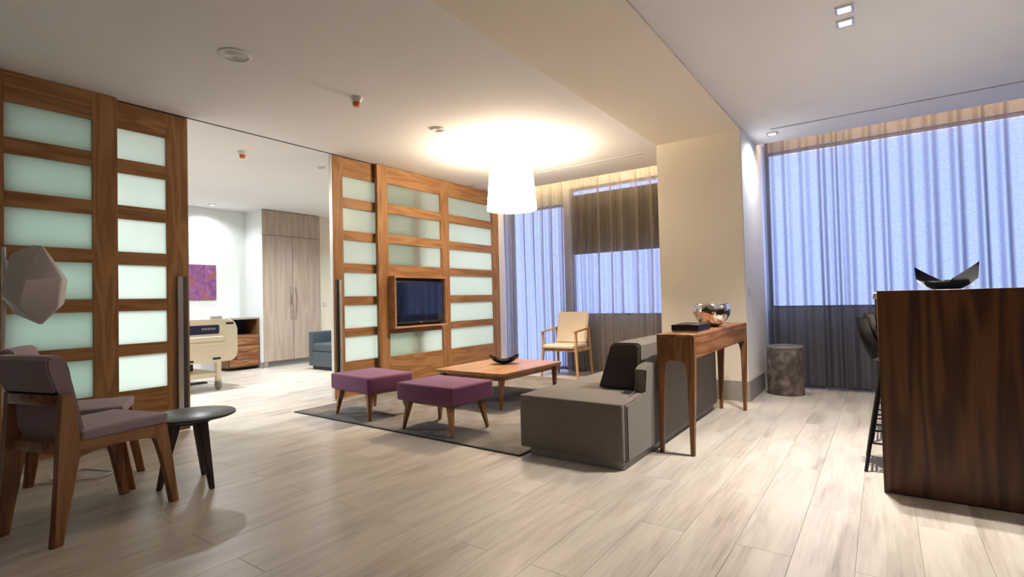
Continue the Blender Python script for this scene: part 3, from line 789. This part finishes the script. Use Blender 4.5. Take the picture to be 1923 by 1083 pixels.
# ------------------------------------------------------------------ beige armchair
ac = thing('armchair', 'beige upholstered armchair with pale oak arms by the left curtain', 'chair', (-3.63, 6.18, 0), math.radians(3))
for s in (-1, 1):
    x = s*.248
    obj('front_leg', lambda bm: leg(bm, (x, .02, .44), (.034, .05), (x+s*.03, .0, 0), (.024, .026)), MT['paleV'], ac)
    obj('arm_support', lambda bm: leg(bm, (x+s*.006, -.005+.02, .625), (.026, .03), (x, .03, .40), (.032, .05)), MT['paleV'], ac)
    obj('rear_leg', lambda bm: leg(bm, (x, .44, .66), (.034, .04), (x+s*.02, .50, 0), (.024, .028)), MT['paleV'], ac)
    obj('armrest', lambda bm: prism(bm, [(x-.02, -.02, .615), (x+.02, -.02, .615), (x+.02, -.02, .637), (x-.02, -.02, .637)], [(x-.016, .47, .65), (x+.016, .47, .65), (x+.016, .47, .675), (x-.016, .47, .675)], .004), MT['paleV'], ac)
    box('side_rail', (x-.014, x+.014, .03, .45, .355, .40), MT['paleV'], ac, bev=.003)
box('front_rail', (-.24, .24, .0, .025, .358, .40), MT['paleV'], ac, bev=.003)
box('seat_cushion', (-.232, .232, -.03, .43, .40, .452), MT['beige'], ac, bev=.018, seg=3)
def acb(bm):
    prism(bm, [(-.232, .36, .45), (.232, .36, .45), (.232, .43, .45), (-.232, .43, .45)], [(-.236, .475, .885), (.236, .475, .885), (.236, .53, .885), (-.236, .53, .885)], .016)
obj('backrest', acb, MT['beige'], ac, True)

# ------------------------------------------------------------------ drum stool
dr = thing('drum_stool', 'mottled brown cylindrical drum stool by the right curtain', 'stool', (-.88, 6.30, 0))
obj('drum_body', lambda bm: lathe(bm, [(0, .0), (.170, .0), (.178, .012), (.180, .26), (.176, .50), (.168, .512), (.155, .508), (0, .505)], 48), MT['drum'], dr, True)
obj('rim', lambda bm: lathe(bm, [(.160, .508), (.164, .520), (.174, .518), (.179, .505), (.179, .495)], 48), MT['greybase'], dr, True)

# ------------------------------------------------------------------ bar
br = thing('bar_counter', 'tall walnut bar counter with white top at right', 'counter', (.5, 4.7, 0))
box('end_panel', (-.527, .62, -1.262, -1.212, 0.006, 1.08), MT['walnutV'], br, bev=.0015, seg=1)
box('end_panel', (-.48, .62, 1.20, 1.25, 0.0, 1.035), MT['walnutV'], br)
box('counter_top', (-.545, .62, -1.212, 1.27, 1.035, 1.07), MT['countertop'], br, bev=.003, seg=1)
box('apron', (-.535, -.515, -1.21, 1.20, .865, 1.035), MT['walnutH'], br)
box('back_panel', (.57, .62, -1.212, 1.20, 0, 1.035), MT['walnutV'], br)
def leaf(L, Wd, H_):
    """ceramic boat whose two ends stand up like cut wings"""
    def f(bm):
        N, K, t = 30, 12, .007; g = []
        for lay in (0, 1):
            rows = []
            for i in range(N+1):
                u = -1+2*i/N; w = Wd/2*(1-.55*abs(u)**2.5)
                keel = H_*.40*abs(u)**2.4
                row = []
                for k in range(K+1):
                    v = -1+2*k/K; hi = max(0, u if v < 0 else -u)
                    rim = H_*max(.40+.60*hi, .46*abs(u)**1.5)*(1 if u > 0 else .9)
                    row.append(bm.verts.new((u*L/2, w*v*(1-.04*lay), keel+(rim-keel)*abs(v)**1.8+lay*t*(1-abs(v)**6))))
                rows.append(row)
            g.append(rows)
        for rows in g:
            for i in range(N):
                for k in range(K): bm.faces.new((rows[i][k], rows[i+1][k], rows[i+1][k+1], rows[i][k+1]))
        a, b_ = g
        for i in range(N):
            for k in (0, K): bm.faces.new((a[i][k], a[i+1][k], b_[i+1][k], b_[i][k]))
        for k in range(K):
            for i in (0, N): bm.faces.new((a[i][k], a[i][k+1], b_[i][k+1], b_[i][k]))
    return f
bb2 = obj('black_bowl', leaf(.272, .16, .158), MT['blackglaze'], None, True, loc=(.295, 3.80, 1.071), rot=(0, 0, math.radians(8)))
tag(bb2, 'curved glossy black bowl on top of the bar counter', 'bowl')

def stool():
    t = thing('bar_stool', '', 'bar stool', group='black bar stools at the counter')
    def shell(bm):
        N, K = 10, 12; V = []
        for i in range(N+1):
            s = i/N
            if s < .5: px, pz = .20-.36*s*2, .655-.02*math.sin(PI*s*2)
            else:
                q = (s-.5)*2; px, pz = -.16-.07*math.sin(q*PI/2), .655+.26*q
            row = []
            for k in range(K+1):
                v = -1+2*k/K; w = .20 if s < .5 else .20-.30*(s-.5)
                lift = .06*abs(v)**2.5*(1 if s < .5 else 1)
                dz = lift + (.05*math.sin(PI*(abs(v)))*0)
                topcut = 0
                fwdx = .07*abs(v)**2 if s >= .5 else 0
                row.append(bm.verts.new((px+fwdx, v*w, pz+(dz if s < .5 else lift*(1-(s-.5)*2))+topcut)))
            V.append(row)
        for i in range(N):
            for k in range(K): bm.faces.new((V[i][k], V[i+1][k], V[i+1][k+1], V[i][k+1]))
        geom = bmesh.ops.solidify(bm, geom=bm.faces[:], thickness=.012)
    obj('seat_shell', shell, MT['blackshell'], t, True)
    feet = [(-.20, -.19), (.20, -.19), (.20, .19), (-.20, .19)]
    tops = [(-.10, -.11), (.10, -.11), (.10, .11), (-.10, .11)]
    for (a, b_), (c, d) in zip(feet, tops):
        obj('leg', lambda bm: tube(bm, [(a, b_, 0), (c, d, .64)], .010, 10), MT['black'], t, True)
    def at(k, z):
        q = z/.64; return (feet[k][0]*(1-q)+tops[k][0]*q, feet[k][1]*(1-q)+tops[k][1]*q, z)
    for z in (.17, .28):
        for k in range(4):
            obj('rung', lambda bm: tube(bm, [at(k, z), at((k+1) % 4, z)], .006, 8), MT['black'], t, True)
    obj('seat_frame', lambda bm: [tube(bm, [(tops[k][0], tops[k][1], .635), (tops[(k+1) % 4][0], tops[(k+1) % 4][1], .635)], .008, 8) for k in range(4)], MT['black'], t, True)
    return t
s1 = stool(); s1.location = (.085, 3.97, 0); s1['label'] = 'black bar stool tucked under the counter, nearer the walnut end panel'
dup(s1, (.105, 4.72, 0), 0, 'black bar stool tucked under the counter, farther from the walnut end panel', 'black bar stools at the counter')

# light switch on the column
sw = thing('light_switch', 'white double light switch on the right face of the column', 'switch', (-1.124, 5.84, 1.12))
box('plate', (0, .006, -.075, .075, -.045, .045), MT['whiteplastic'], sw, bev=.002, seg=1)
for s in (-1, 1):
    box('rocker', (.006, .010, s*.034-.026, s*.034+.026, -.032, .032), MT['whiteplastic'], sw, bev=.002, seg=1)
    box('rocker_gap', (.0061, .0068, s*.066-.003, s*.066+.003, -.032, .032), MT['greybase'], sw)

# ------------------------------------------------------------------ hospital room
wd = thing('wardrobe', 'pale wood built-in wardrobe with two tall doors in the hospital room', 'wardrobe', (-8.8, 5.45, 0))
box('body', (-.55, -.002, -.565, .575, .10, 2.77), MT['wardrobe'], wd)
box('plinth', (-.5, -.03, -.565, .575, 0, .10), MT['greybase'], wd)
box('upper_door', (0, .02, -.563, .573, 2.335, 2.768), MT['wardrobe'], wd, bev=.002, seg=1)
for s, (a, b_) in ((-1, (-.563, -.004)), (1, (.004, .573))):
    d = box('door', (0, .02, a, b_, .105, 2.327), MT['wardrobe'], wd, bev=.002, seg=1)
    y = s*.045
    obj('handle', lambda bm: tube(bm, [(.02, y, 1.42), (.05, y*.95, 1.40), (.062, y*1.3, 1.15), (.05, y*.95, .86), (.02, y, .84)], .010, 8), MT['chrome'], d, True)
pt = thing('painting', 'abstract magenta and purple canvas on the hospital room wall', 'painting', (-9.35, 4.06, 1.505))
box('canvas', (0, .03, -.295, .295, -.295, .295), MT['canvas'], pt, bev=.003, seg=1)
box('stretcher', (-.0005, .006, -.28, .28, -.28, .28), MT['boxwood'], pt)

bd = thing('hospital_bed', 'cream hospital bed with a navy control panel in its footboard', 'bed', (-8.2, 3.10, 0))
def rrect(y0, y1, z0, z1, rs, seg=5):
    pts = []
    for (cy, cz, a0, r) in ((y1-rs[1], z0+rs[1], -PI/2, rs[1]), (y1-rs[2], z1-rs[2], 0, rs[2]), (y0+rs[3], z1-rs[3], PI/2, rs[3]), (y0+rs[0], z0+rs[0], PI, rs[0])):
        for k in range(seg+1):
            t = a0+PI/2*k/seg; pts.append((cy+r*math.cos(t), cz+r*math.sin(t)))
    return pts
fb = obj('footboard', lambda bm: extrude_poly(bm, rrect(-.47, .47, .37, .925, (.10, .10, .13, .13)), 0, 1.08, 1.125, .012, 3), MT['plasticcream'], bd, True)
obj('control_panel', lambda bm: extrude_poly(bm, rrect(-.25, .235, .735, .85, (.02, .02, .02, .02)), 0, 1.125, 1.129, .002, 1), MT['navy'], fb, True)
obj('ledge', lambda bm: bbox(bm, 1.12, 1.155, -.30, .28, .655, .705, .012, 3), MT['plasticcream'], fb, True)
obj('lower_ridge', lambda bm: bbox(bm, 1.12, 1.135, -.33, .30, .60, .625, .006, 2), MT['plasticcream'], fb, True)
for y, z in ((.37, .865), (.20, .415), (-.13, .40)):
    obj('grip_slot', lambda bm: bbox(bm, 1.124, 1.128, y-.05, y+.05, z-.014, z+.014, .002, 1), MT['vdark'], fb)
for k in range(5):
    box('key', (1.1288, 1.131, .02+k*.035, .045+k*.035, .79, .815), MT['paper'], fb)
box('mattress', (-1.02, 1.06, -.42, .42, .52, .66), MT['navy'], bd, bev=.03, seg=3)
box('bed_deck', (-1.04, 1.08, -.43, .43, .44, .52), MT['plasticcream'], bd, bev=.01)
obj('headboard', lambda bm: extrude_poly(bm, rrect(-.46, .46, .45, 1.05, (.03, .03, .12, .12)), 0, -1.10, -1.06, .01, 2), MT['plasticcream'], bd, True)
for s in (-1, 1):
    obj('side_rail', lambda bm: [bbox(bm, .25, .93, s*.50-.02, s*.50+.02, .43, .70, .02, 3)], MT['plasticcream'], bd, True)
    obj('side_rail', lambda bm: [bbox(bm, -.85, -.05, s*.50-.02, s*.50+.02, .43, .85, .02, 3)], MT['plasticcream'], bd, True)
box('bumper', (.55, 1.02, .43, .52, .355, .40), MT['red'], bd, bev=.01)
box('undercarriage', (-.9, .95, -.28, .28, .16, .23), MT['plasticcream'], bd, bev=.015)
box('lift_column', (.45, .65, -.12, .12, .23, .44), MT['vdark'], bd, bev=.01)
box('lift_column', (-.65, -.45, -.12, .12, .23, .44), MT['vdark'], bd, bev=.01)
box('cross_beam', (.98, 1.06, -.36, .27, .17, .235), MT['plasticcream'], bd, bev=.015)
box('brake_bar', (.99, 1.09, -.25, .10, .10, .125), MT['vdark'], bd, bev=.006)
for sx in (-.92, 1.05):
    for sy in (-.27, .25):
        lg_ = box('caster_post', (sx-.035, sx+.035, sy-.03, sy+.03, .11, .42), MT['plasticcream'], bd, bev=.012)
        def wh(bm):
            lathe(bm, [(0, -.022), (.058, -.022), (.068, -.012), (.068, .012), (.058, .022), (0, .022)], 24)
            for v in bm.verts: v.co = Vector((v.co.x+sx, v.co.z+sy, v.co.y+.068))
        obj('wheel', wh, MT['greybase'], lg_, True)
hc = obj('bed_control', lambda bm: bbox(bm, 1.03, 1.07, .16, .30, .92, .965, .008, 2), MT['paper'], bd)

cbn = thing('bedside_cabinet', 'brown bedside cabinet with a dark open shelf behind the bed', 'cabinet', (-9.12, 4.60, 0))
def cbb(bm):
    bbox(bm, -.22, .22, -.26, .26, .05, .60); bbox(bm, -.22, .22, .24, .26, .60, .86); bbox(bm, -.22, .22, -.26, -.24, .60, .86); bbox(bm, -.22, -.20, -.24, .24, .60, .86)
obj('body', cbb, MT['consV'], cbn)
box('top_board', (-.225, .23, -.265, .265, .86, .885), MT['greybase'], cbn)
box('shelf_lining', (-.20, .21, -.24, .24, .60, .605), MT['vdark'], cbn)
box('shelf_back', (-.20, -.195, -.24, .24, .605, .86), MT['vdark'], cbn)
for k in range(3):
    d = box('drawer', (.22, .238, -.25, .25, .07+k*.177, .235+k*.177), MT['consH'], cbn, bev=.002, seg=1)
    obj('knob', lambda bm: bbox(bm, .238, .25, -.05, .05, .15+k*.177, .162+k*.177), MT['silver'], d)

rc = thing('recliner', 'blue-grey vinyl recliner in the hospital room, cut off by the oak panel', 'armchair', (-7.50, 5.55, 0))
box('seat', (-.30, .30, -.37, .30, .30, .44), MT['bluegrey'], rc, bev=.03, seg=3)
box('front_panel', (-.30, .30, -.38, -.30, .06, .30), MT['bluegrey'], rc, bev=.012)
for s in (-1, 1): box('arm', (s*.36-.055, s*.36+.055, -.37, .38, .06, .63), MT['bluegrey'], rc, bev=.02, seg=3)
obj('backrest', lambda bm: prism(bm, [(-.30, .22, .40), (.30, .22, .40), (.30, .40, .40), (-.30, .40, .40)], [(-.30, .32, .80), (.30, .32, .80), (.30, .46, .80), (-.30, .46, .80)], .03), MT['vdark'], rc, True)
box('base', (-.36, .36, -.33, .36, 0, .06), MT['vdark'], rc, bev=.006)
ws = thing('wall_switch', 'small metal wall switch right of the wardrobe', 'switch', (-8.85, 6.16, 1.08))
box('plate', (0, .008, -.04, .04, -.04, .04), MT['silver'], ws, bev=.002, seg=1)
box('rocker', (.008, .013, -.015, .015, -.022, .022), MT['whiteplastic'], ws, bev=.002, seg=1)
